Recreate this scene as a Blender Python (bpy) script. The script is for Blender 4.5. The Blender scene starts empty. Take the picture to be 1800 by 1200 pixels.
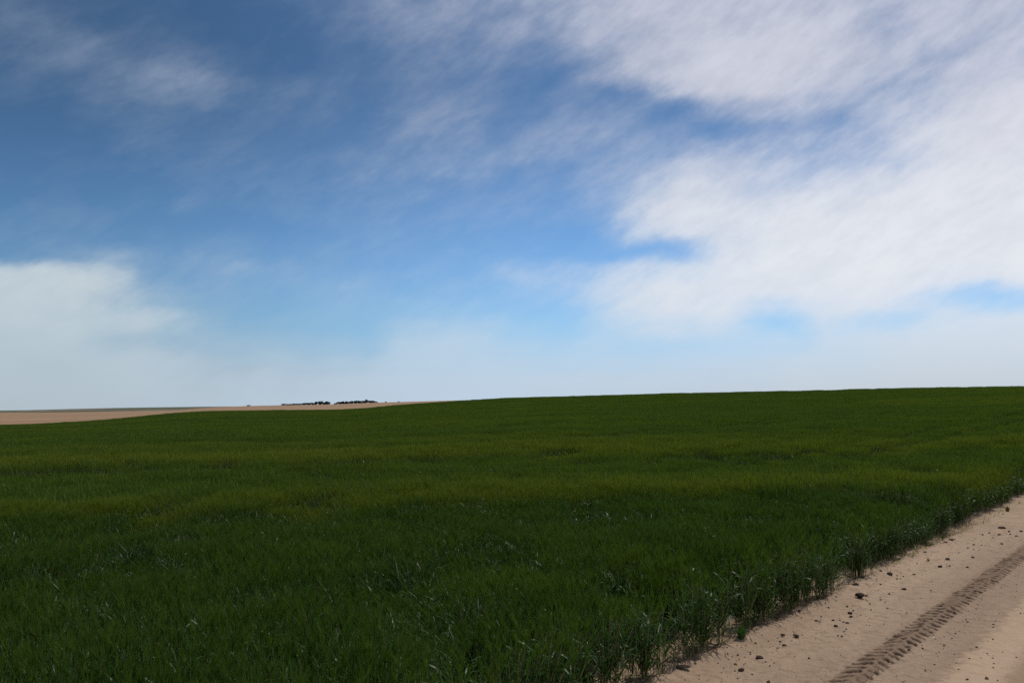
import bpy, math, random
import numpy as np
from math import radians as R

random.seed(7)
rng = np.random.default_rng(11)
scene = bpy.context.scene
C = scene.collection

# ------------------------------------------------------------------ camera numbers
F = 1559.0                 # focal length in the photograph's pixels (1800 wide)
ZC = 2.2                   # eye height above the road
HZ = 717.0                 # eye-level line in the photograph
PITCH = math.atan((HZ - 600) / F)
EXPO = -0.30
U = np.array([math.sin(R(38.5)), math.cos(R(38.5))])     # road direction
N = np.array([-U[1], U[0]])                              # towards the field
S_EDGE = 3.60              # lip of the road


def pix_dir(px, py):
    x = (px - 900) / F
    z = (600 - py) / F
    cp, sp = math.cos(PITCH), math.sin(PITCH)
    return np.array([x, cp - z * sp, sp + z * cp])


def st2xy(s, t):
    return s * N[0] + t * U[0], s * N[1] + t * U[1]


def xy2st(x, y):
    return x * N[0] + y * N[1], x * U[0] + y * U[1]


# ------------------------------------------------------------------ noise
def _hash(ix, iy, seed):
    h = (ix.astype(np.int64) * 374761393 + iy.astype(np.int64) * 668265263 + seed * 974711) & 0x7fffffff
    h = ((h ^ (h >> 13)) * 1274126177) & 0x7fffffff
    h = (h ^ (h >> 16)) & 0xffff
    return h / 65535.0


def vnoise(x, y, seed=0):
    x = np.asarray(x, float); y = np.asarray(y, float)
    ix = np.floor(x); iy = np.floor(y)
    fx = x - ix; fy = y - iy
    fx = fx * fx * (3 - 2 * fx); fy = fy * fy * (3 - 2 * fy)
    a = _hash(ix, iy, seed); b = _hash(ix + 1, iy, seed)
    c = _hash(ix, iy + 1, seed); d = _hash(ix + 1, iy + 1, seed)
    return (a * (1 - fx) + b * fx) * (1 - fy) + (c * (1 - fx) + d * fx) * fy


def fbm(x, y, octv=4, seed=0):
    x = np.asarray(x, float); y = np.asarray(y, float)
    v = 0; a = 0.5; tot = 0
    for k in range(octv):
        v = v + a * vnoise(x, y, seed + k * 17); tot += a
        x = x * 2.03 + 11.3; y = y * 2.03 + 5.7; a *= 0.5
    return v / tot


def sstep(a, b, x):
    t = np.clip((x - a) / (b - a), 0, 1)
    return t * t * (3 - 2 * t)


# ------------------------------------------------------------------ terrain
CROP_H = 0.62
PX_E = [0, 80, 160, 222, 270, 311, 356, 400, 500, 600, 650, 700, 800, 900, 1000, 1200, 1400, 1600, 1800, 2400]
Y_E = [747, 744.5, 740, 735, 730, 726, 722.8, 722, 720.7, 720, 717, 712, 705, 699, 696.5, 691, 687, 682, 679, 674]
PX_R = [0, 300, 600, 900, 1200, 1800]
R_R = [300, 290, 300, 300, 270, 220]
PX_T = [0, 100, 200, 311, 380, 450, 500, 580, 662, 800, 850, 1000, 1800]
Y_T = [725, 724.5, 723, 720.5, 715.2, 712.9, 711.9, 710.6, 707.3, 703.6, 701.8, 702, 712]
PX_H = [0, 50, 100, 150, 200, 311, 400, 500, 800, 1800]
Y_H = [721, 720.4, 719, 717.8, 716.6, 715, 714, 714, 716, 725]
R_T, R_H = 1800.0, 3600.0


def px_of(x, y):
    yy = np.maximum(y, 0.05 * np.hypot(x, y) + 1e-6)
    return np.clip(900 + F * x / yy, -600, 2400)


def edge_r(px):
    return np.interp(px, PX_R, R_R)


def depth_ratio(px):        # forward depth / range for that bearing
    return 1 / np.sqrt(1 + ((px - 900) / F) ** 2)


def ground_z(x, y):
    x = np.asarray(x, float); y = np.asarray(y, float)
    r = np.hypot(x, y)
    px = px_of(x, y)
    q = depth_ratio(px)
    re = edge_r(px)
    he = ZC - CROP_H + re * q * (HZ - np.interp(px, PX_E, Y_E)) / F
    ht = ZC + R_T * q * (HZ - np.interp(px, PX_T, Y_T)) / F
    hh = ZC + R_H * q * (HZ - np.interp(px, PX_H, Y_H)) / F
    t = np.clip((r - 12) / (re - 12), 0, 1)
    z1 = he * t ** 1.22
    # behind the green edge the land falls a little, then climbs to the far ridge
    t2 = np.clip((r - re) / (R_T - re), 0, 1)
    dip = -7.0 * sstep(800, 950, px) * sstep(0, 0.12, t2) - 1.2 * np.sin(np.pi * np.clip(t2 * 3, 0, 1)) * sstep(350, 500, px)
    z2 = he + (ht - he) * t2 ** 1.15 + dip
    t3 = np.clip((r - R_T) / (R_H - R_T), 0, 1)
    z3 = ht + (hh - ht) * t3 - 16 * np.sin(np.pi * t3) ** 1.0 * 0.5
    z4 = hh - np.clip(r - R_H, 0, None) * 0.012
    z = np.where(r < re, z1, np.where(r < R_T, z2, np.where(r < R_H, z3, z4)))
    # gentle swells of the field itself
    w = sstep(9, 18, r) * (1 - sstep(0.75, 1.0, r / re))
    z = z + w * (0.24 * (fbm(x * 0.085 + y * 0.02, y * 0.13 - x * .03, 2, 5) - 0.5))
    s, tt = xy2st(x, y)
    z = z - 0.12 * (1 - sstep(S_EDGE + 0.25, S_EDGE + 1.0, s))      # lies under the road sheet
    return z


def road_z(s, t):
    s = np.asarray(s, float); t = np.asarray(t, float)
    z = 0.03 * (fbm(s * 0.5, t * 0.25, 3, 21) - 0.5)
    wob = 0.06 * (fbm(t * 0.35, t * 0 + 3.1, 2, 31) - 0.5)
    # smooth wheel paths
    for c, w, d in ((1.15, 0.28, 0.030), (0.35, 0.22, 0.018), (-0.75, 0.3, 0.03), (-2.4, 0.3, 0.025)):
        e = (s - c - wob) / w
        z = z - d * np.exp(-e * e) + 0.5 * d * np.exp(-((np.abs(e) - 1.7) / 0.6) ** 2)
    # lugged tractor tyre print
    c = 2.44 + wob * 0.5
    hw = 0.138
    e = (s - c) / hw
    inside = 1 - sstep(0.86, 1.08, np.abs(e))
    jit = 0.9 * (fbm(s * 3.0, t * 3.0, 2, 41) - 0.5)
    pitch = 0.150
    ph = t / pitch + 0.98 * np.abs(e) + np.where(e > 0, 0.5, 0.0) + jit * 0.6
    fr = ph - np.floor(ph)
    groove = sstep(0.12, 0.42, fr) * (1 - sstep(0.50, 0.58, fr))
    groove = groove * (0.25 + 0.75 * sstep(0.34, 0.62, fbm(s * 8, t * 8, 2, 43)))
    centre = sstep(0.02, 0.16, np.abs(e))
    z = z + inside * (0.006 - 0.095 * groove * centre * np.where(e > 0, 1.0, .62) + 0.024 * (fbm(s * 16, t * 16, 2, 47) - 0.5))
    z = z + 0.014 * np.exp(-((np.abs(e) - 1.15) / 0.2) ** 2) * (fbm(s * 12, t * 12, 2, 49))
    # crumbly loosened soil beside the print
    loose = np.exp(-((e - 1.5) / 0.7) ** 2)
    z = z + loose * 0.03 * np.clip(fbm(s * 13, t * 13, 3, 51) - 0.52, 0, 1)
    # lip and rough verge
    ed = S_EDGE + 0.10 * (fbm(t * 0.9, t * 0 + 1.7, 3, 61) - 0.5)
    z = z + 0.045 * np.exp(-((s - ed) / 0.11) ** 2) * (0.4 + fbm(t * 2.2, s * 4, 3, 63))
    v = sstep(ed - 0.05, ed + 0.12, s)
    z = z + v * (0.005 + 0.13 * (fbm(s * 6, t * 6, 4, 65) - 0.5))
    # general roughness
    z = z + 0.022 * (fbm(s * 7, t * 4, 3, 71) - 0.5) + 0.010 * (fbm(s * 26, t * 26, 2, 73) - 0.5) + 0.016 * (fbm(s * 6, t * .9, 3, 79) - .5)
    z = z + 0.030 * np.clip(fbm(s * 17 + 3, t * 17, 2, 77) - 0.72, 0, 1)
    z = z + 0.020 * np.clip(fbm(s * 10 + 7, t * 10, 2, 75) - 0.70, 0, 1) * 2
    # dives under the soil inside the crop
    z = z - 0.30 * sstep(S_EDGE + 0.95, S_EDGE + 1.5, s)
    return z


def pix_ground(px, py):
    d = pix_dir(px, py)
    k = -ZC / d[2]
    x, y = d[0] * k, d[1] * k
    for _ in range(3):
        s, t = xy2st(x, y)
        z = float(road_z(s, t))
        k = (z - ZC) / d[2]
        x, y = d[0] * k, d[1] * k
    return x, y, z, k * np.hypot(1, d[0] / d[1]) if False else d[1] * k


# ------------------------------------------------------------------ materials
def new_mat(name):
    m = bpy.data.materials.new(name)
    m.use_nodes = True
    nt = m.node_tree
    nt.nodes.clear()
    out = nt.nodes.new('ShaderNodeOutputMaterial')
    return m, nt, out


def nd(nt, kind, **kw):
    n = nt.nodes.new(kind)
    for k, v in kw.items():
        setattr(n, k, v)
    return n


def mixc(nt, fac, a, b, blend='MIX'):
    n = nd(nt, 'ShaderNodeMix', data_type='RGBA', blend_type=blend)
    for sock, v in ((n.inputs[0], fac), (n.inputs[6], a), (n.inputs[7], b)):
        if isinstance(v, bpy.types.NodeSocket):
            nt.links.new(v, sock)
        elif isinstance(v, (int, float)):
            sock.default_value = v
        else:
            sock.default_value = (*v, 1)
    return n.outputs[2]


def noise(nt, vec, scale, detail=4, rough=0.55, mapping=None):
    if mapping:
        mp = nd(nt, 'ShaderNodeMapping')
        mp.vector_type = 'TEXTURE'
        mp.inputs['Scale'].default_value = [1 / q for q in mapping[0]]
        mp.inputs['Rotation'].default_value = mapping[1]
        nt.links.new(vec, mp.inputs['Vector'])
        vec = mp.outputs[0]
    n = nd(nt, 'ShaderNodeTexNoise')
    n.inputs['Scale'].default_value = scale
    n.inputs['Detail'].default_value = detail
    n.inputs['Roughness'].default_value = rough
    nt.links.new(vec, n.inputs['Vector'])
    return n.outputs['Fac']


def ramp(nt, fac, lo, hi, a=0.0, b=1.0):
    n = nd(nt, 'ShaderNodeMapRange', interpolation_type='SMOOTHSTEP')
    n.inputs[1].default_value = lo
    n.inputs[2].default_value = hi
    n.inputs[3].default_value = a
    n.inputs[4].default_value = b
    nt.links.new(fac, n.inputs[0])
    return n.outputs[0]


def soil_mat(name, a, b, c, speck, bump=0.02, scale=1.0, stretch=None, lanes=False):
    m, nt, out = new_mat(name)
    geo = nd(nt, 'ShaderNodeNewGeometry')
    pos = geo.outputs['Position']
    p = nd(nt, 'ShaderNodeBsdfPrincipled')
    p.inputs['Roughness'].default_value = 0.95
    p.inputs['Specular IOR Level'].default_value = 0.15
    n1 = noise(nt, pos, 0.7 * scale, 5, 0.6, stretch)
    n2 = noise(nt, pos, 9 * scale, 4, 0.6)
    n3 = noise(nt, pos, 60 * scale, 3, 0.6)
    col = mixc(nt, ramp(nt, n1, .35, .68), a, b)
    col = mixc(nt, ramp(nt, n2, .45, .75), col, c)
    col = mixc(nt, ramp(nt, n3, .57, .68, 0, 0.7), col, speck)
    if lanes:       # packed wheel lanes and the tyre print's strip: churned soil plus painted lug shadow
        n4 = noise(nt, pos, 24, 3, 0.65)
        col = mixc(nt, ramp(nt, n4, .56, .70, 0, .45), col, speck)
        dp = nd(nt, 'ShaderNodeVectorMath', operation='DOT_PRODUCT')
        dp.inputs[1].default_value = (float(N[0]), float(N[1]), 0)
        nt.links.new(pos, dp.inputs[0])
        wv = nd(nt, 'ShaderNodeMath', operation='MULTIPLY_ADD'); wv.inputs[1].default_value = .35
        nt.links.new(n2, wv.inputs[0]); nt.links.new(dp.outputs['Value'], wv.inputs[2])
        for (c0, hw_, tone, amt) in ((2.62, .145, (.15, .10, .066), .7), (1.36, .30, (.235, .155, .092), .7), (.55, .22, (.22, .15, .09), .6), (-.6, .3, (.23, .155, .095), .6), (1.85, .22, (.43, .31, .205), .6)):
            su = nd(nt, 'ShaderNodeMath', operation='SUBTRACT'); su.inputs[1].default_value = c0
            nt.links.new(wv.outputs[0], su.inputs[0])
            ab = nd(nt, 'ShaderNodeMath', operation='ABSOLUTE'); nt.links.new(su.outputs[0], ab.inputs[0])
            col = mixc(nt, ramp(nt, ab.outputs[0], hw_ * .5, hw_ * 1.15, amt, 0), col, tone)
    nt.links.new(col, p.inputs['Base Color'])
    bp = nd(nt, 'ShaderNodeBump')
    bp.inputs['Strength'].default_value = 0.6
    bp.inputs['Distance'].default_value = bump
    nt.links.new(noise(nt, pos, 45 * scale, 5, 0.7), bp.inputs['Height'])
    nt.links.new(bp.outputs[0], p.inputs['Normal'])
    nt.links.new(p.outputs[0], out.inputs[0])
    return m


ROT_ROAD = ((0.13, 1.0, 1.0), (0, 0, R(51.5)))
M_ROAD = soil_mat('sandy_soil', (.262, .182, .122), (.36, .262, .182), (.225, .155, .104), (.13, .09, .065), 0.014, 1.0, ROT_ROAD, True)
M_SOIL = soil_mat('field_soil', (.30, .21, .14), (.36, .26, .175), (.24, .17, .115), (.12, .09, .07), 0.03)
M_CLOD = soil_mat('dark_clod_soil', (.055, .038, .029), (.08, .056, .042), (.038, .027, .021), (.02, .015, .012), 0.01, 3.0)
M_GRIT = soil_mat('grit_soil', (.16, .11, .075), (.22, .155, .105), (.12, .085, .06), (.08, .06, .045), 0.004, 3.0)
M_PALE = soil_mat('pale_clod_soil', (.42, .33, .24), (.5, .4, .3), (.34, .26, .19), (.2, .15, .11), 0.01, 3.0)
M_FALLOW = soil_mat('fallow_earth', (.25, .158, .09), (.30, .198, .118), (.21, .13, .075), (.17, .105, .065), 0.3, 0.02,
                    ((0.15, 1.0, 1.0), (0, 0, R(10))))
M_FAR = soil_mat('far_pasture', (.055, .075, .035), (.16, .125, .095), (.045, .06, .03), (.09, .08, .06), 0.3, 0.004)
m, nt, out = new_mat('white_chip')
p = nd(nt, 'ShaderNodeBsdfPrincipled'); p.inputs['Base Color'].default_value = (.85, .83, .8, 1); p.inputs['Roughness'].default_value = .4
nt.links.new(p.outputs[0], out.inputs[0]); M_WHITE = m


def leaf_mat(name, a, b, alt, rough, transl, spec=0.5, big=True, alt_lo=.55):
    m, nt, out = new_mat(name)
    geo = nd(nt, 'ShaderNodeNewGeometry')
    pos = geo.outputs['Position']
    at = nd(nt, 'ShaderNodeAttribute', attribute_name='rnd')
    col = mixc(nt, at.outputs['Fac'], a, b)
    if big:
        n1 = noise(nt, pos, 0.045, 3, 0.6, ((0.4, 1.0, 1.0), (0, 0, R(16))))
        n2 = noise(nt, pos, 0.6, 3, 0.6)
        n3 = noise(nt, pos, 0.16, 3, 0.6, ((.2, 1.0, 1.0), (0, 0, R(12))))
        k = mixc(nt, 0.45, mixc(nt, 0.3, n1, n2), n3)
        f = ramp(nt, k, .44, .64, -.12, .75)
        # yellower strips along the seams between drilling passes
        sp_ = nd(nt, 'ShaderNodeSeparateXYZ'); nt.links.new(pos, sp_.inputs[0])
        for (c0, sl_, w0, w1, amt) in ((14.75, .29, .3, 3.6, 1.0), (27.5, .10, .6, 8.0, .8)):
            dd = nd(nt, 'ShaderNodeMath', operation='MULTIPLY_ADD'); dd.inputs[1].default_value = -sl_; dd.inputs[2].default_value = -c0
            nt.links.new(sp_.outputs[0], dd.inputs[0])
            d2 = nd(nt, 'ShaderNodeMath', operation='ADD'); nt.links.new(dd.outputs[0], d2.inputs[0]); nt.links.new(sp_.outputs[1], d2.inputs[1])
            up_ = ramp(nt, d2.outputs[0], -w0, .2, 0, amt); dn_ = ramp(nt, d2.outputs[0], .3, w1, 1, 0)
            mu = nd(nt, 'ShaderNodeMath', operation='MULTIPLY_ADD', use_clamp=True)
            nt.links.new(up_, mu.inputs[0]); nt.links.new(dn_, mu.inputs[1]); nt.links.new(f, mu.inputs[2])
            f = mu.outputs[0]
        far_ = nd(nt, 'ShaderNodeMath', operation='ADD', use_clamp=True)      # lens darkening painted in: near crop darker, far crop lighter
        nt.links.new(f, far_.inputs[0]); nt.links.new(ramp(nt, sp_.outputs[1], 9, 26, -.12, .22), far_.inputs[1])
        col = mixc(nt, far_.outputs[0], col, alt)
    p = nd(nt, 'ShaderNodeBsdfPrincipled')
    p.inputs['Roughness'].default_value = rough
    p.inputs['Specular IOR Level'].default_value = spec
    nt.links.new(col, p.inputs['Base Color'])
    tr = nd(nt, 'ShaderNodeBsdfTranslucent')
    nt.links.new(mixc(nt, 1.0, col, (1.0, 1.15, 0.55), 'MULTIPLY'), tr.inputs['Color'])
    mx = nd(nt, 'ShaderNodeMixShader')
    mx.inputs[0].default_value = transl
    nt.links.new(p.outputs[0], mx.inputs[1]); nt.links.new(tr.outputs[0], mx.inputs[2])
    nt.links.new(mx.outputs[0], out.inputs[0])
    return m


M_LEAF = leaf_mat('barley_leaf', (.015, .047, .007), (.035, .087, .013), (.044, .092, .008), .42, .34, 0.16)
M_STEM = leaf_mat('barley_stem', (.09, .115, .035), (.20, .18, .08), (.11, .12, .04), .5, .12, 0.3)
M_EAR = leaf_mat('barley_ear', (.048, .095, .013), (.086, .134, .019), (.136, .168, .018), .65, .32, 0.12)
M_WEED = leaf_mat('weed_leaf', (.04, .11, .02), (.07, .15, .03), (.05, .1, .02), .5, .3, 0.3, False)
M_DRY = leaf_mat('dry_weed', (.14, .09, .03), (.22, .15, .06), (.2, .1, .05), .7, .2, 0.2, False)
M_YEL = leaf_mat('yellow_grass', (.20, .19, .06), (.32, .28, .10), (.2, .1, .05), .7, .2, 0.2, False)
M_RUST = leaf_mat('rust_leaf', (.16, .035, .012), (.24, .06, .02), (.2, .1, .05), .7, .2, 0.2, False)
M_TREE = leaf_mat('tree_leaf', (.026, .038, .036), (.045, .058, .050), (.02, .03, .02), .6, .15, 0.2, False)
m, nt, out = new_mat('bark')
p = nd(nt, 'ShaderNodeBsdfPrincipled'); p.inputs['Roughness'].default_value = .9
g = nd(nt, 'ShaderNodeNewGeometry')
nt.links.new(mixc(nt, noise(nt, g.outputs['Position'], 3, 4), (.05, .04, .03), (.12, .095, .075)), p.inputs['Base Color'])
nt.links.new(p.outputs[0], out.inputs[0]); M_BARK = m


# ------------------------------------------------------------------ mesh helpers
def link_mesh(name, verts, faces, mats, mat_idx=None, parent=None, smooth=False, rnd=None):
    me = bpy.data.meshes.new(name)
    me.from_pydata([tuple(v) for v in verts], [], faces)
    for mm in (mats if isinstance(mats, (list, tuple)) else [mats]):
        me.materials.append(mm)
    if mat_idx is not None:
        me.polygons.foreach_set('material_index', np.asarray(mat_idx, np.int32))
    if smooth:
        me.polygons.foreach_set('use_smooth', np.ones(len(me.polygons), bool))
    if rnd is not None:
        a = me.attributes.new('rnd', 'FLOAT', 'POINT'); a.data.foreach_set('value', np.asarray(rnd, np.float32))
    o = bpy.data.objects.new(name, me)
    C.objects.link(o)
    if parent:
        o.parent = parent
    return o


def grid_mesh(name, X, Y, Z, mat, smooth=True):
    n, mm = X.shape
    me = bpy.data.meshes.new(name)
    me.vertices.add(n * mm)
    me.vertices.foreach_set('co', np.stack([X, Y, Z], -1).reshape(-1).astype(np.float32))
    i = np.arange(n - 1)[:, None] * mm + np.arange(mm - 1)[None]
    q = np.stack([i, i + 1, i + mm + 1, i + mm], -1).reshape(-1)
    nq = (n - 1) * (mm - 1)
    me.loops.add(nq * 4); me.polygons.add(nq)
    me.loops.foreach_set('vertex_index', q.astype(np.int32))
    me.polygons.foreach_set('loop_start', np.arange(nq, dtype=np.int32) * 4)
    me.polygons.foreach_set('use_smooth', np.full(nq, smooth))
    me.update(calc_edges=True); me.validate()
    # face up
    if nq and me.polygons[0].normal.z < 0:
        me.flip_normals()
    me.materials.append(mat)
    o = bpy.data.objects.new(name, me)
    C.objects.link(o)
    return o


def thing(o, label, cat, group=None):
    o['label'] = label; o['category'] = cat
    if group:
        o['group'] = group
    return o


# ------------------------------------------------------------------ ground sheets (polar, sharing borders)
az = np.concatenate([np.linspace(-math.pi, -0.75, 30)[:-1], np.linspace(-0.75, 0.75, 301), np.linspace(0.75, math.pi, 30)[1:]])
AZx, AZy = np.sin(az), np.cos(az)


def ring(name, r0, r1, mat, power=1.0, n=60):
    t = np.linspace(0, 1, n)[:, None] ** power
    rr = r0[None] + (r1 - r0)[None] * t
    X = rr * AZx[None]; Y = rr * AZy[None]
    return grid_mesh(name, X, Y, ground_z(X, Y), mat)


pxa = px_of(AZx, AZy)
re_a = edge_r(pxa)
ring('ground', re_a * 0, re_a * 1.0, M_SOIL, 2.0, 160)['kind'] = 'structure'
ring('fallow_field', re_a * 1.0, re_a * 0 + R_T * 1.02, M_FALLOW, 1.6, 90)['kind'] = 'structure'
ring('far_hills', re_a * 0 + R_T * 1.02, re_a * 0 + 9000, M_FAR, 1.5, 60)['kind'] = 'structure'

# ------------------------------------------------------------------ road
ss = np.unique(np.round(np.concatenate([
    np.arange(-6, 0.4, 0.12), np.arange(0.4, 1.95, 0.03), np.arange(1.95, 2.15, 0.03), np.arange(2.15, 2.8, 0.01),
    np.arange(2.8, 4.6, 0.022), np.arange(4.6, 5.1, 0.08)]), 4))
ts = np.unique(np.round(np.concatenate([
    np.arange(-40, 2, 0.8), np.arange(2, 5.2, 0.06), np.arange(5.2, 13.0, 0.0125),
    np.arange(13, 20, 0.02), np.arange(20, 30, 0.04), np.arange(30, 60, 0.3), np.arange(60, 140, 2.0)]), 4))
S, T = np.meshgrid(ss, ts)
X, Y = st2xy(S, T)
road_lift = ground_z(*st2xy(np.full_like(S, S_EDGE + 1.3), T)) * sstep(25, 40, T)
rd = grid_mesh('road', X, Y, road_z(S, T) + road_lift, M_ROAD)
rd['kind'] = 'structure'


# ------------------------------------------------------------------ barley crop (one uncountable stuff object)
class TB:
    def __init__(self):
        self.v = []; self.f = []; self.mi = []; self.rd = []; self.tile = []; self.cur = 0

    def strip(self, pts, widths, side, mat, r):
        b = len(self.v)
        for p, w in zip(pts, widths):
            if w < 1e-5:
                self.v.append(p); self.rd.append(r)
            else:
                self.v.append(p - side * w); self.v.append(p + side * w); self.rd += [r, r]
        i = b
        for k in range(len(pts) - 1):
            if widths[k + 1] < 1e-5:
                self.f.append((i, i + 1, i + 2))
            else:
                self.f.append((i, i + 1, i + 3, i + 2))
            self.mi.append(mat); self.tile.append(self.cur)
            i += 2


def stalk(tb, x, y, h, lod, g, wmul=1.0, k_low=.12):
    r = g.random()
    lean = np.array([0.05 + g.normal(0, .05), g.normal(0, .05)])
    ya = g.uniform(0, 2 * math.pi)
    side = np.array([math.cos(ya), math.sin(ya), 0])

    def at(k):
        k2 = k * k
        return np.array([x + lean[0] * k2 * h * 2, y + lean[1] * k2 * h * 2, k * h])
    if lod == 0:
        ks = (0, .35, .7, 1.0); tb.strip([at(k) for k in ks], [.0022, .0021, .0018, .0015], side, 1, r)
        nl = g.integers(3, 5)
    elif lod == 1:
        tb.strip([at(0), at(1.0)], [.004, .003], side, 1, r); nl = 2
    else:
        nl = 1
    for i in range(nl):
        k0 = (k_low + (.84 - k_low) * (i + g.uniform(0, .8)) / nl) if lod < 2 else g.uniform(.35, .8)
        a = g.uniform(0, 2 * math.pi)
        d = np.array([math.cos(a), math.sin(a), 0])
        sd = np.array([-d[1], d[0], g.normal(0, .35)]); sd /= np.linalg.norm(sd)
        L = g.uniform(.14, .27)
        up = g.uniform(.75, 1.5); droop = g.uniform(.25, 1.3)
        w = g.uniform(.0044, .0078) * wmul
        p0 = at(k0)
        if lod == 0:
            qs = (0, .25, .5, .75, 1.0); ws = (.6, 1, .95, .65, 0)
        elif lod == 1:
            qs = (0, .5, 1.0); ws = (.8, 1, 0)
        else:
            qs = (0, .55, 1.0); ws = (.8, 1, 0)
        pts = [p0 + d * L * q * (1 - .2 * q) + np.array([0, 0, L * (up * q - droop * q * q * .8)]) for q in qs]
        tb.strip(pts, [w * q for q in ws], sd, 0, g.random())
    # ear with awns
    top = at(1.0)
    ed = np.array([lean[0] * 3 + g.normal(0, .18), lean[1] * 3 + g.normal(0, .18), 1.0]); ed /= np.linalg.norm(ed)
    el = g.uniform(.055, .085)
    if lod == 0:
        for aa in (0, math.pi / 2):
            sd = np.array([math.cos(ya + aa), math.sin(ya + aa), 0])
            tb.strip([top, top + ed * el * .4, top + ed * el * .8, top + ed * el], [.003, .0055, .0045, .001], sd, 2, r)
        for k in range(10):
            a = g.uniform(0, 2 * math.pi)
            o = np.array([math.cos(a), math.sin(a), 0])
            b0 = top + ed * el * g.uniform(.25, .95)
            tip = b0 + (ed + o * g.uniform(.1, .32)) * g.uniform(.08, .13)
            sd = np.cross(tip - b0, np.array([g.normal(), g.normal(), g.normal()])); sd /= np.linalg.norm(sd)
            tb.strip([b0, tip], [.0014, 0], sd, 2, r)
    elif lod == 1:
        tb.strip([top, top + ed * el, top + ed * (el + .1)], [.005, .008, 0], side, 2, r)
        for k in range(2):
            o = np.array([g.normal(), g.normal(), 0]) * .25
            sd = np.array([-o[1], o[0], 0]); sd /= np.linalg.norm(sd) + 1e-9
            tb.strip([top + ed * el * .4, top + ed * el * .4 + (ed + o) * .13], [.003, 0], sd, 2, r)
    else:
        m_ = 1 if lod == 2 else 1.8
        tb.strip([at(.55), top + ed * el * .5, top + ed * (el + .1)], [.004 * wmul, .007 * wmul, 0], side, 2, r)


tb = TB()
tiles = {}
g = np.random.default_rng(3)


def add_tile(key, size, n, lod, wmul=1.0, hm=CROP_H - .08, disc=False, k_low=.12):
    tiles.setdefault(key, []).append(tb.cur)
    for _ in range(n):
        if disc:
            a = g.uniform(0, 2 * math.pi); q = size * math.sqrt(g.random())
            x, y = q * math.cos(a), q * math.sin(a)
        else:
            x, y = g.uniform(-size / 2, size / 2, 2)
        h = max(.2, g.normal(hm, .045))
        if g.random() < .12:
            h *= g.uniform(.55, .85)
        stalk(tb, x, y, h, lod, g, wmul, k_low)
    tb.cur += 1


for _ in range(7):
    add_tile('near', .5, 105, 0)
for _ in range(5):
    add_tile('mid', 1.0, 330, 1, 1.3)
for _ in range(4):
    add_tile('far', 1.1, 290, 2, 2.2)
for _ in range(3):
    add_tile('vfar', 2.5, 680, 3, 4.0)
for _ in range(6):
    add_tile('tuft', .075, 9, 0)
for _ in range(6):
    add_tile('edge', .09, 9, 0, 1.0, CROP_H - .01, False, .12)
for _ in range(3):
    add_tile('sprig', .04, 3, 0, 1.0, .36, True)

PTS = []      # x, y, z, rot, sx, sz, tile


def r_(x, y):
    return np.hypot(x, y)


def hfield(x, y):
    """relative crop height: seams between drilling passes, wind-streaks along the rows"""
    s, t = xy2st(x, y)
    k = 1 + .20 * (fbm(x * .13 + y * .03, y * .55 - x * .12, 2, 87) - .5) * sstep(2, 6, r_(x, y)) * (1 - .5 * sstep(30, 80, r_(x, y))) + .13 * (fbm(s * .8, t * .12, 3, 81) - .5) + .24 * (fbm(x * .45, y * .45, 3, 83) - .5)
    # step in the stand: the nearer pass a little shorter than the one beyond it
    d1 = y - (14.75 + .29 * x)
    k += .10 * sstep(-.5, .25, d1) * (1 - sstep(.6, 6, d1)) - .06 * sstep(-5, -.6, d1) * (1 - sstep(-.5, -.1, d1))
    d2 = y - (27.5 + .10 * x)
    k += .10 * sstep(-.8, .4, d2) * (1 - sstep(.5, 9, d2)) - .07 * sstep(-7, -.8, d2) * (1 - sstep(-.8, 0, d2))
    # wheelings up the slope on the right
    k -= .36 * sstep(.56, .72, fbm(x * .95 + 3, y * .95, 2, 89)) * (1 - sstep(25, 45, r_(x, y)))
    for s0 in (8.2, 10.0, 20.5, 22.3, 33.0, 34.8):
        k -= .30 * np.exp(-((s - s0 - 1.2 * (fbm(t * .03, s0 + t * 0, 2, 85) - .5)) / .5) ** 2) * sstep(12, 22, t)
    return k


def s_main(t):
    return 4.28 - .38 * sstep(11.0, 13.2, t) + .22 * (fbm(t * .8, t * 0, 3, 91) - .5)


def scatter(key, r0, r1, cell, jit, azmax):
    tmax = r1 * 1.05
    nS = int(2 * tmax / cell)
    a = (np.arange(nS) - nS / 2) * cell
    SS, TT = np.meshgrid(a, a)
    SS = SS.ravel() + rng.uniform(-jit, jit, SS.size); TT = TT.ravel() + rng.uniform(-jit, jit, TT.size)
    x, y = st2xy(SS, TT)
    r = np.hypot(x, y)
    px = px_of(x, y)
    ok = (r >= r0) & (r < r1) & (r < edge_r(px) - 1.0) & (np.abs(np.arctan2(x, y)) < azmax)
    half = cell * .5
    ok &= SS - half * (.9 if cell > .9 else .8) > s_main(TT)
    x, y = x[ok], y[ok]
    z = ground_z(x, y)
    hk = hfield(x, y)
    for i in range(len(x)):
        PTS.append((x[i], y[i], z[i] - .01, (math.pi / 2) * rng.integers(0, 4) + R(38.5) * 0 - R(38.5), rng.choice((-1, 1)),
                    hk[i] * rng.uniform(.92, 1.08), tiles[key][rng.integers(0, len(tiles[key]))]))


scatter('near', 1.6, 17, .47, .03, 0.85)
scatter('mid', 17, 48, .93, .08, 0.72)
scatter('far', 48, 120, .98, .1, 0.68)
scatter('vfar', 120, 330, 2.2, .25, 0.66)
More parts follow.
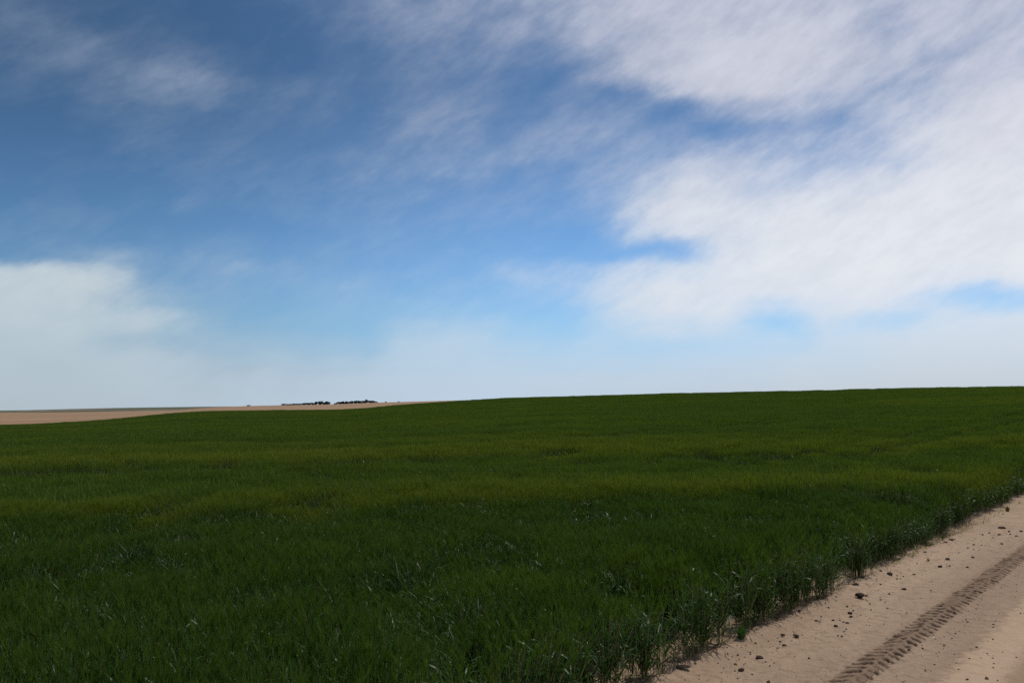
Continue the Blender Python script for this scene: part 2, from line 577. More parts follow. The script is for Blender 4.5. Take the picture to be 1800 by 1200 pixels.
# ragged inner border filled with tufts
for t in np.arange(2.0, 30, .10):
    for k in range(3):
        s = float(s_main(t)) + rng.uniform(-.02, .40)
        x, y = st2xy(s, t + rng.uniform(-.06, .06))
        PTS.append((x, y, max(float(ground_z(x, y)), float(road_z(s, t))) - .02, rng.uniform(0, 6.28), 1, float(hfield(x, y)) * rng.uniform(.82, 1.08), tiles['tuft'][rng.integers(0, 6)]))
# outermost drill row along the lip, with its bare gaps
t = 2.5
while t < 12.3:
    gapn = float(fbm(t * 1.15, 4.4, 2, 95))
    xg, yg = st2xy(3.74, t)
    pxg = 900 + F * xg / yg
    gap = (1080 < pxg < 1118) or (1160 < pxg < 1204) or (1268 < pxg < 1296) or (1446 < pxg < 1494)
    if (not gap or rng.random() < .15) and gapn > .31 - .1 * rng.random():
        s = 3.77 + rng.normal(0, .05)
        x, y = st2xy(s, t)
        z = float(road_z(s, t)) - .02
        PTS.append((x, y, z, rng.uniform(0, 6.28), 1, rng.uniform(.78, 1.08), tiles['edge'][rng.integers(0, 6)]))
    t += rng.uniform(.04, .075)
# stunted plants in the wheeling behind that row and on the verge
for t in np.arange(2.5, 12.5, .35):
    s = rng.uniform(3.8, 4.25)
    x, y = st2xy(s, t)
    PTS.append((x, y, float(road_z(s, t)) - .02, rng.uniform(0, 6.28), 1, rng.uniform(.6, 1.1), tiles['sprig'][rng.integers(0, 3)]))

nT = len(tb.v)
P = np.array(PTS)
me = bpy.data.meshes.new('barley_crop')
me.from_pydata([tuple(v) for v in tb.v], [], tb.f)
me.vertices.add(len(P))
co = np.concatenate([np.array(tb.v), P[:, :3]]).astype(np.float32)
me.vertices.foreach_set('co', co.ravel())
for mm in (M_LEAF, M_STEM, M_EAR):
    me.materials.append(mm)
me.polygons.foreach_set('material_index', np.array(tb.mi, np.int32))


def pattr(name, typ, vals, dom='POINT', key='value'):
    a = me.attributes.new(name, typ, dom)
    a.data.foreach_set(key, np.ascontiguousarray(vals).ravel())


z0 = np.zeros(nT, np.float32)
pattr('rnd', 'FLOAT', np.concatenate([np.array(tb.rd, np.float32), np.zeros(len(P), np.float32)]))
pattr('is_pt', 'FLOAT', np.concatenate([z0, np.ones(len(P), np.float32)]))
pattr('rot', 'FLOAT', np.concatenate([z0, P[:, 3].astype(np.float32)]))
pattr('scl', 'FLOAT_VECTOR', np.concatenate([np.ones((nT, 3)), np.stack([P[:, 4], np.ones(len(P)), P[:, 5]], -1)]).astype(np.float32), key='vector')
pattr('pick', 'INT', np.concatenate([z0.astype(np.int32), P[:, 6].astype(np.int32)]))
pattr('tile', 'INT', np.array(tb.tile, np.int32), 'FACE')
me.update()
crop = bpy.data.objects.new('barley_crop', me)
C.objects.link(crop)
crop['kind'] = 'stuff'
crop['label'] = 'dark green standing barley crop covering the whole field beside the road'
crop['category'] = 'crop'

ng = bpy.data.node_groups.new('crop_spread', 'GeometryNodeTree')
ng.interface.new_socket('Geometry', in_out='INPUT', socket_type='NodeSocketGeometry')
ng.interface.new_socket('Geometry', in_out='OUTPUT', socket_type='NodeSocketGeometry')
gi = ng.nodes.new('NodeGroupInput'); go = ng.nodes.new('NodeGroupOutput')


def named(name, typ):
    n = ng.nodes.new('GeometryNodeInputNamedAttribute'); n.data_type = typ
    n.inputs['Name'].default_value = name
    return n.outputs['Attribute']


sep = ng.nodes.new('GeometryNodeSeparateGeometry'); sep.domain = 'POINT'
cmp_ = ng.nodes.new('FunctionNodeCompare'); cmp_.operation = 'GREATER_THAN'
cmp_.inputs[1].default_value = .5
ng.links.new(named('is_pt', 'FLOAT'), cmp_.inputs[0])
ng.links.new(gi.outputs[0], sep.inputs[0]); ng.links.new(cmp_.outputs[0], sep.inputs['Selection'])
sp = ng.nodes.new('GeometryNodeSplitToInstances'); sp.domain = 'FACE'
ng.links.new(sep.outputs['Inverted'], sp.inputs[0]); ng.links.new(named('tile', 'INT'), sp.inputs['Group ID'])
iop = ng.nodes.new('GeometryNodeInstanceOnPoints')
iop.inputs['Pick Instance'].default_value = True
ng.links.new(sep.outputs['Selection'], iop.inputs['Points']); ng.links.new(sp.outputs['Instances'], iop.inputs['Instance'])
ng.links.new(named('pick', 'INT'), iop.inputs['Instance Index'])
cx = ng.nodes.new('ShaderNodeCombineXYZ'); ng.links.new(named('rot', 'FLOAT'), cx.inputs['Z'])
ng.links.new(cx.outputs[0], iop.inputs['Rotation'])
ng.links.new(named('scl', 'FLOAT_VECTOR'), iop.inputs['Scale'])
ng.links.new(iop.outputs[0], go.inputs[0])
crop.modifiers.new('spread', 'NODES').node_group = ng
print('crop points', len(P), 'template faces', len(tb.f))


# ------------------------------------------------------------------ clods on the road
def ico(sub):
    import bmesh
    bm = bmesh.new()
    bmesh.ops.create_icosphere(bm, subdivisions=sub, radius=1)
    v = np.array([q.co[:] for q in bm.verts]); f = [[q.index for q in p.verts] for p in bm.faces]
    bm.free()
    return v, f


ICO_V, ICO_F = ico(3)


def clod(px, py, wpx, hk, label, group=None, mat=None, long=1.0, name='soil_clod', cat='clod', seed=0, yaw=None):
    """px, py: the clod's foot; wpx: width in the photograph; hk: height / width"""
    x, y, z, depth = pix_ground(px, py)
    w = wpx * depth / F
    gg = np.random.default_rng(int(px * 13 + py * 7 + seed))
    v = ICO_V.copy()
    for k in range(9):                      # chop flats off it so that it reads as a broken lump
        n = gg.normal(size=3); n /= np.linalg.norm(n)
        d = gg.uniform(.42, .78)
        q = v @ n
        v -= np.outer(np.clip(q - d, 0, None), n) * .92
    v += gg.normal(0, .02, v.shape)
    v /= np.abs(v).max(0)
    a = gg.uniform(-.5, .5) if yaw is None else yaw
    v = v * np.array([w / 2, w / 2 / long * gg.uniform(.75, 1.0), w * hk / 2])
    c, s_ = math.cos(a), math.sin(a)
    v = np.stack([v[:, 0] * c - v[:, 1] * s_, v[:, 0] * s_ + v[:, 1] * c, v[:, 2]], -1)
    v[:, 2] += w * hk * .27
    o = link_mesh(name, v, ICO_F, mat or M_CLOD)
    o.location = (x, y, z)
    return thing(o, label, cat, group)


GC = 'clods lying on the sandy road'
BIG = [
    (1513, 1049, 17, .62, 'largest black angular clod on the road, just off the crop edge', 1),
    (1523, 1047, 6, .5, 'small brown crumb touching the right side of the largest black clod', 1),
    (1505, 1028, 17, .40, 'long dark clod leaning on the road lip above the largest black clod', 2.0),
    (1564, 1010, 10, .75, 'dark clod with a pale sunlit top, up the road from the largest black clod', 1),
    (1548, 1004, 6, .6, 'small dark clod on the lip beside the pale topped clod', 1),
    (1201, 1174, 26, .34, 'broad flat dark slab of soil at the road lip, lowest in the photo', 2.0),
    (1222, 1166, 6, .5, 'small dark crumb at the right end of the flat slab on the lip', 1),
    (1335, 1157, 14, .5, 'flat oval dark clod alone on open sand, second nearest the camera', 1),
    (1303, 1178, 12, .55, 'round dark clod alone on open sand, right of the flat slab', 1),
    (1400, 1119, 13, .55, 'blocky dark clod in the middle of the open sand left of the tyre track', 1),
    (1376, 1116, 8, .6, 'smaller dark clod just left of the blocky clod on open sand', 1),
    (1379, 1134, 9, .4, 'flat brown clod below the blocky clod on open sand', 1),
    (1354, 1097, 10, .5, 'dark clod tucked against the lip below the round green weed', 1.4),
    (1404, 1074, 8, .5, 'dark clod on the lip halfway between the green weed and the largest clod', 1.3),
    (1175, 1127, 12, .7, 'dark clod lying in the bare gap between front row barley plants', 1),
    (1493, 1078, 10, .5, 'widest clod at the top of the cluster left of the tyre track', 1.3),
    (1496, 1084, 8, .5, 'dark clod directly under the widest one of the cluster', 1),
    (1490, 1066, 6, .5, 'topmost small clod of the cluster left of the tyre track', 1),
    (1469, 1101, 9, .55, 'lowest black clod of the cluster left of the tyre track', 1),
    (1464, 1090, 7, .45, 'left end clod of the short row across the cluster', 1),
    (1475, 1091, 6, .5, 'second clod from the left in the short row across the cluster', 1),
    (1483, 1093, 5, .6, 'third clod from the left in the short row across the cluster', 1),
    (1489, 1095, 7, .5, 'right end clod of the short row across the cluster', 1.2),
    (1456, 1068, 6, .5, 'lone dark clod above and left of the cluster', 1),
    (1435, 1091, 7, .4, 'flat clod left of the cluster, beside a tiny crumb', 1),
    (1480, 1118, 5, .6, 'right one of the two small clods below the cluster', 1),
    (1473, 1117, 4.5, .6, 'left one of the two small clods below the cluster', 1),
    (1589, 1036, 10, .45, 'brown flattened clod midway between the largest clod and the tyre track', 1.3),
    (1563, 1044, 5, .6, 'small brown clod between the largest clod and the flattened brown clod', 1),
    (1608, 1010, 7, .45, 'small flat clod on open sand right of the pale topped clod', 1),
    (1653, 996, 10, .5, 'dark clod standing alone on the sand left of the far tyre track', 1),
    (1665, 983, 12, .35, 'long flat brown clod above the lone dark clod by the far track', 1.8),
    (1700, 997, 6, .5, 'small dark clod touching the left edge of the far tyre track', 1),
    (1711, 980, 7, .5, 'dark clod up the road by the left edge of the far tyre track', 1),
    (1712, 957, 5, .5, 'small clod on open sand between the road lip and the far track', 1),
    (1761, 929, 13, .42, 'widest black clod in the far right part of the road', 1.8),
    (1757, 940, 7, .45, 'black clod just below the widest one at the far right', 1.2),
    (1761, 956, 7, .4, 'flat clod near the far tyre track, lowest of the far right clods', 1.2),
    (1739, 937, 5, .6, 'round small clod left of the far right black clods', 1),
    (1727, 940, 4.5, .6, 'leftmost small clod of the scatter at the far right', 1),
    (1787, 942, 6, .5, 'brown clod near the right border beside the far tyre track', 1),
    (1795, 934, 7, .5, 'dark clod at the right border above the far tyre track', 1),
    (1787, 894, 6, .5, 'dark clod near the right border close under the crop edge', 1),
    (1639, 958, 10, .4, 'long dark clod on the far lip where the front barley row has ended', 1.8),
    (1626, 970, 6, .4, 'small flat clod on the far lip below the long dark one', 1.3),
    (1598, 981, 12, .32, 'thin dark ledge of soil along the far road lip', 2.4),
    (1673, 949, 11, .35, 'dark ledge of soil on the far lip below the small green weed', 2.0),
    (1662, 953, 7, .4, 'short dark ledge at the left end of the lip under the small green weed', 1.4),
    (1673, 921, 8, .5, 'dark clod in the pale verge close under the crop, left of centre', 1.2),
    (1691, 918, 9, .45, 'brown clod in the pale verge close under the crop', 1.3),
    (1681, 929, 10, .3, 'flat dark clod in the middle of the pale verge', 1.5),
    (1763, 904, 5, .6, 'small dark clod at the foot of the dry brown weed', 1),
]
for (px, py, w, hk, lab, lg) in BIG:
    clod(px, py, w, hk, lab, GC, None, lg)
clod(1486, 1109, 7, .4, 'pale sunlit chip of soil below the cluster of dark clods', GC, M_PALE, 1.3)
clod(1641.5, 1121.5, 3.4, .7, 'tiny bright white pebble right of the tyre track', None, M_WHITE, 1, 'pebble', 'pebble')
SMALL = [(1500, 1073, 4), (1444, 1084, 4), (1441, 1093, 4), (1508, 1081, 3), (1513, 1081, 3), (1528, 1099, 3),
         (1367, 1139, 4), (1411, 1116, 3), (1422, 1156, 4), (1669, 995, 4), (1702, 963, 3.5), (1548, 1027, 4),
         (1541, 1018, 3), (1547, 1049, 3), (1548, 1054, 3.5), (1556, 1058, 3.5), (1577, 1012, 4), (1588, 1013, 3.5), (1577, 1017, 4),
         (1525, 1056, 3), (1529, 1061, 4), (1531, 1072, 4), (1560, 1069, 4), (1594, 1077, 3.5), (1721, 967, 3), (1745, 945, 3.5),
         (1774, 934, 4), (1776, 939, 3.5), (1780, 925, 4), (1725, 958, 3), (1711, 966, 3.5), (1372, 1128, 5), (1367, 1121, 3),
         (1319, 1150, 4), (1346, 1163, 4), (1353, 1170, 5), (1297, 1192, 4), (1350, 1199, 8), (1322, 1185, 4), (1262, 1165, 3.5), (1248, 1145, 3)]
for (px, py, w) in SMALL:
    clod(px, py, w, .6, 'tiny dark crumb of soil on the sand between crop edge and tyre track', 'tiny crumbs left of the tyre track')
TRK = [(1643, 1168, 5), (1700, 1194, 6), (1717, 1137, 5), (1716, 1070, 4), (1701, 1093, 5), (1681, 1165, 4), (1685, 1176, 4),
       (1746, 1097, 4), (1746, 1102, 4), (1745, 1123, 4), (1747, 1166, 4.5), (1746, 1173, 4), (1735, 1148, 4), (1745, 1156, 4),
       (1704, 1157, 4), (1680, 1113, 4), (1659, 1133, 4), (1622, 1139, 4), (1698, 1088, 3.5), (1787, 1155, 4)]
for (px, py, w) in TRK:
    clod(px, py, w, .5, 'tiny brown crumb of soil on the sand right of the tyre track', 'tiny crumbs right of the tyre track')


# ------------------------------------------------------------------ grit on the road and short dry growth on the verge
gv, gf = ico(1)
V_, F_ = [], []
gg = np.random.default_rng(77)
nb_ = 0
for _ in range(2300):
    t = 3.5 + 24 * gg.random() ** 1.5
    s = gg.uniform(.2, 3.55) if gg.random() < .55 else 3.5 + gg.normal(0, .22)
    if gg.random() < .18:
        s = 2.2 + gg.normal(0, .1)
    w_ = gg.uniform(.003, .008) * (1 + 0.9 * (gg.random() < .06))
    x, y = st2xy(s, t)
    q = gv * gg.uniform(.6, 1.2, 3) * w_ + gg.normal(0, .12 * w_, gv.shape)
    V_.append(q + np.array([x, y, float(road_z(s, t)) + w_ * .3])); F_ += [[a + nb_ for a in f] for f in gf]; nb_ += len(gv)
gr = link_mesh('gravel', np.concatenate(V_), F_, [M_CLOD, M_GRIT], (gg.random(len(F_) // len(gf)) < .85).repeat(len(gf)))
gr['kind'] = 'stuff'; gr['label'] = 'fine grit and soil crumbs strewn over the sandy road'; gr['category'] = 'gravel'
b = TB()
for _ in range(1700):
    t = 3 + 24 * gg.random() ** 1.3
    s = float(s_main(t)) - abs(gg.normal(0, .32)) - .02
    if s < S_EDGE - .02:
        continue
    x, y = st2xy(s, t); z = float(road_z(s, t)) - .01
    a = gg.uniform(0, 6.28); d = np.array([math.cos(a), math.sin(a), 0]); L_ = gg.uniform(.05, .20)
    fl_ = gg.uniform(.2, 1.6)
    p0 = np.array([x, y, z])
    b.strip([p0 + d * L_ * fl_ * q * .7 + np.array([0, 0, L_ * (q - .42 * min(fl_, 1.5) * q * q)]) for q in (0, .5, 1)], [.003, .003, 0],
            np.array([-d[1], d[0], 0]), int(gg.random() < .75), gg.random())
vg = link_mesh('verge_grass', b.v, b.f, [M_LEAF, M_YEL], b.mi, rnd=b.rd)
vg['kind'] = 'stuff'; vg['label'] = 'short dry grass and fallen leaves on the pale verge at the foot of the crop'; vg['category'] = 'grass'

# ------------------------------------------------------------------ weeds on the verge
def weed(name, px, py, wpx, hpx, n, mat, label, bw=.004, spread=.9, cat='weed'):
    x, y, z, depth = pix_ground(px, py)
    w = wpx * depth / F; h = hpx * depth / F
    b = TB()
    gg = np.random.default_rng(int(px))
    for _ in range(n):
        a = gg.uniform(0, 2 * math.pi)
        d = np.array([math.cos(a), math.sin(a), 0]); sd = np.array([-d[1], d[0], 0])
        o = gg.uniform(0, spread)
        L = h * gg.uniform(.65, 1.05)
        p0 = d * w * .18 * gg.random()
        pts = [p0 + d * (w / 2) * o * q ** 1.3 + np.array([0, 0, L * (q - .35 * o * q * q)]) for q in (0, .35, .7, 1)]
        b.strip(pts, [bw * .7, bw, bw * .8, 0], sd, 0, gg.random())
    o = link_mesh(name, b.v, b.f, mat, rnd=b.rd)
    o.location = (x, y, z - .01)
    return thing(o, label, cat)


weed('weed', 1303, 1122, 27, 26, 240, M_WEED, 'bright green bushy weed at the road lip in front of the barley row', .003)
weed('dry_weed', 1771, 900, 13, 13, 70, M_DRY, 'brown dried weed standing on the pale verge near the right border', .005, .7)
weed('weed', 1657, 949, 7, 12, 40, M_WEED, 'small narrow green weed on the far road lip', .004, .6)
weed('grass_tuft', 1733, 903, 9, 10, 30, M_YEL, 'yellowish grass tuft on the pale verge under the crop edge', .003, .8, 'grass tuft')
weed('grass_tuft', 1793, 889, 10, 10, 36, M_YEL, 'yellow green grass tuft on the verge at the right border', .003, .9, 'grass tuft')
weed('grass_tuft', 1632, 985, 11, 7, 40, M_YEL, 'low pale green grass tuft out on the sandy road', .003, 1.0, 'grass tuft')
wd = weed('rust_weed', 1112, 1186, 9, 62, 12, M_RUST, 'rusty red weed head showing among the front row barley', .004, .5)


# ------------------------------------------------------------------ far trees, each with trunk and crown
def crown_mesh(k):
    gg = np.random.default_rng(100 + k)
    b = TB()
    lobes = [(gg.normal(0, .24), gg.normal(0, .24), gg.uniform(.12, .74), gg.uniform(.26, .40)) for _ in range(9)]
    for _ in range(1100):
        lx, ly, lz, lr = lobes[gg.integers(0, 9)]
        d = gg.normal(size=3); d /= np.linalg.norm(d)
        p = np.array([lx, ly, lz]) + d * lr * gg.uniform(.5, 1.05) * np.array([1, 1, .8])
        p[2] = max(p[2], .03)
        if p[2] > 1.0:
            continue
        u = gg.normal(size=3); u /= np.linalg.norm(u)
        w = np.cross(u, d); w /= np.linalg.norm(w) + 1e-9
        sz = gg.uniform(.04, .09)
        b.strip([p - u * sz, p, p + u * sz], [sz * .5, sz, 0], w, 0, gg.random())
    me = bpy.data.meshes.new('crown')
    v = np.array(b.v)
    mxx = np.abs(v[:, :2]).max()
    v[:, :2] /= 2 * mxx
    v[:, 2] /= v[:, 2].max()
    me.from_pydata([tuple(q) for q in v], [], b.f)
    me.materials.append(M_TREE)
    a = me.attributes.new('rnd', 'FLOAT', 'POINT'); a.data.foreach_set('value', np.array(b.rd, np.float32))
    return me


def trunk_mesh():
    v = []; f = []
    def tube(pts, rad):
        b = len(v)
        for (p, r) in zip(pts, rad):
            for i in range(7):
                a = i / 7 * 2 * math.pi
                v.append((p[0] + r * math.cos(a), p[1] + r * math.sin(a), p[2]))
        for k in range(len(pts) - 1):
            for i in range(7):
                j = (i + 1) % 7
                f.append((b + k * 7 + i, b + k * 7 + j, b + k * 7 + 7 + j, b + k * 7 + 7 + i))
    tube([(0, 0, -.08), (.01, 0, .15), (.02, .01, .4), (.0, .02, .75)], [.045, .035, .026, .01])
    for a in (0.4, 2.3, 4.4):
        tube([(.015, 0, .25), (.12 * math.cos(a), .12 * math.sin(a), .42), (.25 * math.cos(a), .25 * math.sin(a), .62)], [.02, .014, .005])
    me = bpy.data.meshes.new('trunk'); me.from_pydata(v, [], f); me.materials.append(M_BARK)
    return me


CROWNS = [crown_mesh(k) for k in range(6)]
TRUNK = trunk_mesh()


def tree(name, px, w, h, label, cat, group, k, dr=0.0):
    d = pix_dir(px, HZ); d = d / d[1]
    y = R_T * .995 * math.sqrt(1 / (1 + d[0] ** 2)) + dr; x = d[0] * y
    mpp = y / F
    z = float(ground_z(np.array([x]), np.array([y]))[0])
    root = bpy.data.objects.new(name, None); C.objects.link(root)
    root.location = (x, y, z - .3)
    root.rotation_euler = (0, 0, k * 1.7)
    W, H = w * 1.3 * mpp, h * .82 * mpp
    for nm, meh in (('trunk', TRUNK), ('crown', CROWNS[k % 6])):
        o = bpy.data.objects.new(nm, meh); C.objects.link(o); o.parent = root
        o.scale = (W, W, H)
    thing(root, label, cat, group)


ORD = ['first', 'second', 'third', 'fourth', 'fifth', 'sixth', 'seventh', 'eighth', 'ninth', 'tenth', 'eleventh', 'twelfth']
LOW = [(498, 8, 3.8), (505, 8, 3.0), (511, 8, 3.2), (517, 9, 3.8), (523, 8, 3.8), (528, 6, 3.4)]
k = 0
for i, (px, w, h) in enumerate(LOW):
    tree('bush', px, w, h, f'{ORD[i]} bush from the left end of the low dark hedge on the horizon', 'bush', 'bushes of the low hedge on the horizon', k); k += 1
MID = [(534, 9, 4.4, ''), (541, 10, 5, ''), (548, 9, 5.2, ''), (555, 9, 7.6, ''), (562.5, 8, 8.8, ' and tallest'), (569, 8, 5.4, ''), (576, 10, 7.4, '')]
for i, (px, w, h, ex) in enumerate(MID):
    lab = f'{ORD[i]} tree from the left in the row just left of the skyline gap'
    if ex:
        lab = 'tallest tree of the row just left of the skyline gap'
    tree('tree', px, w, h, lab, 'tree', 'trees of the row left of the skyline gap', k); k += 1
RT = [(590, 7, 3), (596, 9, 5.6), (603, 9, 6.4), (610, 9, 6), (617, 9, 6.2), (624, 9, 6.6), (631, 9, 6.2), (638, 9, 5.8), (644, 9, 8.2), (650.5, 8, 5.6), (656, 8, 5), (661, 6, 2.8)]
for i, (px, w, h) in enumerate(RT):
    lab = f'{ORD[i]} tree from the left in the row right of the skyline gap'
    if i == 8:
        lab = 'tallest tree of the row right of the skyline gap, with a domed top'
    tree('tree', px, w, h, lab, 'tree', 'trees of the row right of the skyline gap', k); k += 1
tree('bush', 437, 7, 2.6, 'lone rounded bush on the horizon left of the low hedge', 'bush', None, 1)
tree('bush', 678, 4, 2.2, 'tiny lone bush on the horizon just right of the tree row', 'bush', None, 2)
tree('bush', 701, 5, 1.8, 'tiny rightmost bush on the horizon where the green slope begins', 'bush', None, 3)

# ------------------------------------------------------------------ sun and sky
SUN_EL, SUN_AZ = 60.0, 36.0          # azimuth from +Y towards +X
sl = bpy.data.lights.new('sun', 'SUN')
sl.energy = 3.6
sl.angle = R(0.53)
sl.color = (1.0, .95, .87)
so = bpy.data.objects.new('sun', sl)
C.objects.link(so)
so.rotation_euler = (R(90 - SUN_EL), 0, R(180 - SUN_AZ))
so.location = (0, 0, 60)

GRID = """
3311110000122344434556677777776666666
3321111000012234444566677777766556666
2344311000001123344434567888887656666
1223334431001122221026788999876665667
1112334443221112221112136888765545799
0001122111111123321122210232334546899
0000111111111123322333323113344568999
0000001111111222223333334566555478999
0000000111111222231114567766567899999
0111000111111111111112478877889999999
1111000000001111111101578888999999999
0000011111111111110000012688999999999
8888722332211111113334567889999999999
8888611111123211111235688888889974323
8887777421111123321113687762165346677
7776554333222145543324333434456677777
7767776544444455555444444555666777777
7777777666666666666666666666777777777
7777777777777777777777777777777777777
""".split()
G = np.array([[int(c) for c in row] for row in GRID], float) / 9.0 * .97     # cloud cover, every 50 x 40 photo pixels


def cover(px, py):
    u = np.clip(px / 50, 0, 35.999); v = np.clip(py / 40, 0, 17.999)
    i, j = int(u), int(v); a, b = u - i, v - j
    return (G[j, i] * (1 - a) + G[j, i + 1] * a) * (1 - b) + (G[j + 1, i] * (1 - a) + G[j + 1, i + 1] * a) * b


w = bpy.data.worlds.new('World')
scene.world = w
w.use_nodes = True
nt = w.node_tree
nt.nodes.clear()
L = nt.links.new
out = nd(nt, 'ShaderNodeOutputWorld')
bg = nd(nt, 'ShaderNodeBackground')
BGS = 0.06
bg.inputs['Strength'].default_value = BGS
L(bg.outputs[0], out.inputs[0])
sky = nd(nt, 'ShaderNodeTexSky', sky_type='NISHITA')
sky.sun_disc = False
sky.sun_elevation = R(SUN_EL)
sky.sun_rotation = R(SUN_AZ)
sky.air_density = 1.0; sky.dust_density = 0.6; sky.ozone_density = 1.6
tc = nd(nt, 'ShaderNodeTexCoord')
D = tc.outputs['Generated']


def math_(op, a, b=None, c=None, clamp=False):
    n = nd(nt, 'ShaderNodeMath', operation=op, use_clamp=clamp)
    for i, v in enumerate((a, b, c)):
        if v is None:
            continue
        if isinstance(v, bpy.types.NodeSocket):
            L(v, n.inputs[i])
        else:
            n.inputs[i].default_value = v
    return n.outputs[0]


sx = nd(nt, 'ShaderNodeSeparateXYZ'); L(D, sx.inputs[0])
azn = math_('ARCTAN2', sx.outputs[0], sx.outputs[1])
eln = math_('ARCSINE', sx.outputs[2])
AZ0, AZ1 = R(-32), R(32)
NR = 24
EL0, EL1 = R(-1.0), R(27.0)
# ragged edges: bend the lookup with fractal noise
def wn(scale, detail, rough, sc=(1, 1, 1), off=(0, 0, 0), rot=(0, 0, 0)):
    mp = nd(nt, 'ShaderNodeMapping')
    mp.vector_type = 'TEXTURE'      # turn first, then stretch
    mp.inputs['Scale'].default_value = [1 / q for q in sc]; mp.inputs['Location'].default_value = off; mp.inputs['Rotation'].default_value = [-q for q in rot]
    L(AE, mp.inputs['Vector'])
    n = nd(nt, 'ShaderNodeTexNoise', noise_dimensions='2D')
    n.inputs['Scale'].default_value = scale; n.inputs['Detail'].default_value = detail; n.inputs['Roughness'].default_value = rough
    L(mp.outputs[0], n.inputs['Vector'])
    return n


cb = nd(nt, 'ShaderNodeCombineXYZ'); L(azn, cb.inputs[0]); L(eln, cb.inputs[1])
AE = cb.outputs[0]
# streaks rise to the right
na = wn(9, 6, .58, (1, 1.9, 1), (3.1, 1.7, 0), (0, 0, R(-24))).outputs['Fac']
nb = wn(9, 6, .58, (1, 1.9, 1), (13.1, 7.7, 0), (0, 0, R(-24))).outputs['Fac']
az2 = math_('MULTIPLY_ADD', math_('SUBTRACT', na, .5), .075, azn)
el2 = math_('MULTIPLY_ADD', math_('SUBTRACT', nb, .5), .032, eln)
u = math_('DIVIDE', math_('SUBTRACT', az2, AZ0), AZ1 - AZ0)
v = math_('MULTIPLY', math_('DIVIDE', math_('SUBTRACT', el2, EL0), EL1 - EL0), NR - 1)
acc = None
NS = 32
for j in range(NR):
    el = EL0 + (EL1 - EL0) * j / (NR - 1)
    cr = nd(nt, 'ShaderNodeValToRGB')
    cr.color_ramp.interpolation = 'CARDINAL'
    els = cr.color_ramp.elements
    for i in range(NS):
        a = AZ0 + (AZ1 - AZ0) * i / (NS - 1)
        d = np.array([math.sin(a) * math.cos(el), math.cos(a) * math.cos(el), math.sin(el)])
        cp, s_ = math.cos(PITCH), math.sin(PITCH)
        fw = d[1] * cp + d[2] * s_; up = -d[1] * s_ + d[2] * cp
        val = float(cover(900 + F * d[0] / fw, 600 - F * up / fw))
        pos = i / (NS - 1)
        e = els[i] if i < 2 and False else None
        if i == 0:
            e = els[0]; e.position = 0
        elif i == NS - 1:
            e = els[-1]; e.position = 1
        else:
            e = els.new(pos)
        e.color = (val, val, val, 1)
    L(u, cr.inputs[0])
    dist = math_('ABSOLUTE', math_('SUBTRACT', v if 0 < j < NR - 1 else math_('MAXIMUM', math_('MINIMUM', v, NR - 1.0), 0.0), float(j)))
    mr = nd(nt, 'ShaderNodeMapRange', interpolation_type='SMOOTHSTEP')
    mr.inputs[1].default_value = 1.0; mr.inputs[2].default_value = 0.0; mr.inputs[3].default_value = 0.0; mr.inputs[4].default_value = 1.0
    L(dist, mr.inputs[0])
    acc = math_('MULTIPLY_ADD', cr.outputs[0], mr.outputs[0], acc if acc is not None else 0.0)
# fine wisps
n1 = wn(13, 9, .64, (1, 2.5, 1), (1.3, 4.2, 0), (0, 0, R(-26))).outputs['Fac']
n2 = wn(42, 7, .62, (1, 2.1, 1), (7.3, 2.2, 0), (0, 0, R(-30))).outputs['Fac']
fade = ramp(nt, eln, R(1.5), R(10), .12, 1.0)
wsp = math_('MULTIPLY', math_('ADD', math_('MULTIPLY', math_('SUBTRACT', n1, .5), .56), math_('MULTIPLY', math_('SUBTRACT', n2, .5), .12)), fade)
cl = math_('ADD', acc, math_('MULTIPLY', wsp, math_('MULTIPLY', ramp(nt, acc, 0.0, .5, .60, 1.05), ramp(nt, acc, .55, .9, 1.0, .62))), clamp=True)
# clouds well outside the picture: plain broken cover
cov = ramp(nt, cl, 0.06, 0.92)
cov = math_('ADD', math_('MULTIPLY', cov, .45), math_('MULTIPLY', cl, .55))


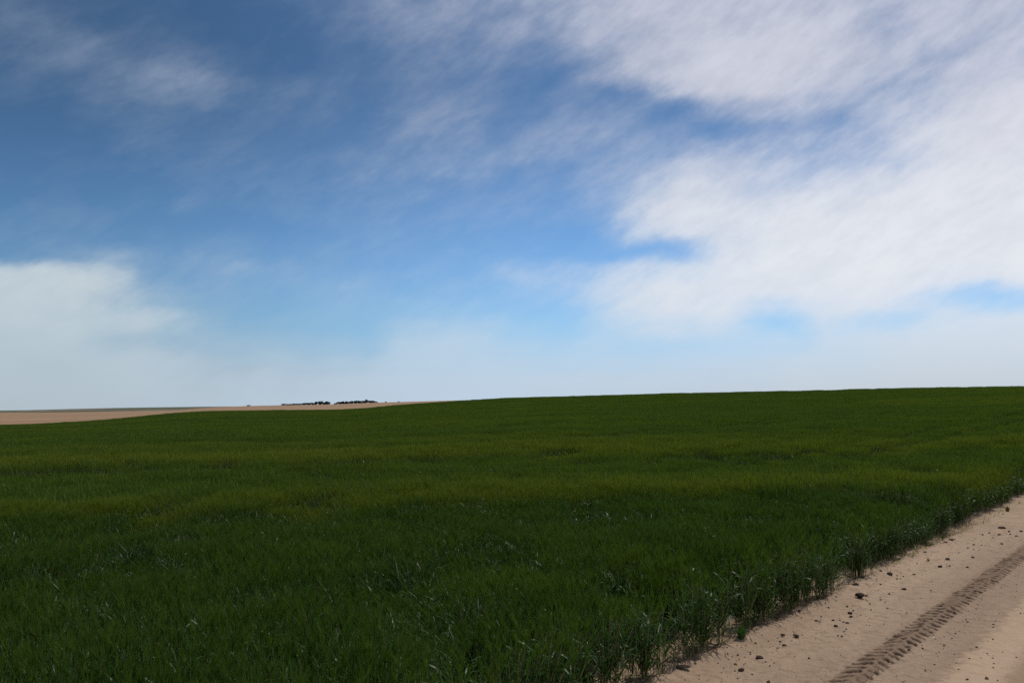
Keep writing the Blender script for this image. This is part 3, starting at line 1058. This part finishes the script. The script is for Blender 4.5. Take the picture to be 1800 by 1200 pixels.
def lin(r, g_, b_):
    f = lambda c: ((c / 255 + .055) / 1.055) ** 2.4 if c > 10 else c / 255 / 12.92
    k = 1 / (BGS * 2 ** EXPO)
    return (f(r) * k, f(g_) * k, f(b_) * k)


fl = ramp(nt, azn, R(-32), R(22))
c_hi = mixc(nt, fl, lin(142, 158, 182), lin(208, 210, 223))
c_lo = mixc(nt, fl, lin(194, 207, 214), lin(226, 230, 237))
c_hz = mixc(nt, ramp(nt, azn, R(-32), R(-4)), lin(184, 199, 208), mixc(nt, ramp(nt, azn, R(-4), R(28)), lin(193, 213, 231), lin(197, 206, 214)))
ccol = mixc(nt, ramp(nt, eln, R(9), R(21)), c_lo, c_hi)
ccol = mixc(nt, ramp(nt, eln, R(0), R(7)), c_hz, ccol)
# clear-air colour: paler towards the horizon, deeper high up and away from the sun
tint = mixc(nt, ramp(nt, eln, R(4), R(22)), (1.02, 1.56, 2.14), (.62, .93, 1.20))
tint = mixc(nt, ramp(nt, eln, R(0), R(6)), (1.18, 1.46, 2.35), tint)
tint = mixc(nt, 1.0, tint, mixc(nt, ramp(nt, azn, R(-30), R(5)), (.80, .82, .80), (1.12, 1.12, 1.12)), 'MULTIPLY')
tex = ramp(nt, mixc(nt, .35, n1, n2), .30, .66, .95, 1.02)      # thicker and thinner parts of the sheet
ccol = mixc(nt, ramp(nt, eln, R(2), R(12)), ccol, mixc(nt, 1.0, ccol, tex, 'MULTIPLY'))
skc = mixc(nt, 1.0, sky.outputs[0], tint, 'MULTIPLY')
L(mixc(nt, cov, skc, ccol), bg.inputs['Color'])

# ------------------------------------------------------------------ camera and view
cd = bpy.data.cameras.new('camera')
cd.sensor_width = 36
cd.lens = 36 * F / 1800
cd.clip_start = .05
cd.clip_end = 20000
co_ = bpy.data.objects.new('camera', cd)
C.objects.link(co_)
co_.location = (0, 0, ZC)
co_.rotation_euler = (math.pi / 2 + PITCH, 0, 0)
scene.camera = co_
vs = scene.view_settings
vs.view_transform = 'Standard'; vs.look = 'None'; vs.gamma = 1; vs.exposure = EXPO; vs.use_curve_mapping = False
scene.cycles.use_denoising = False
scene.cycles.max_bounces = 6
scene.cycles.transparent_max_bounces = 4
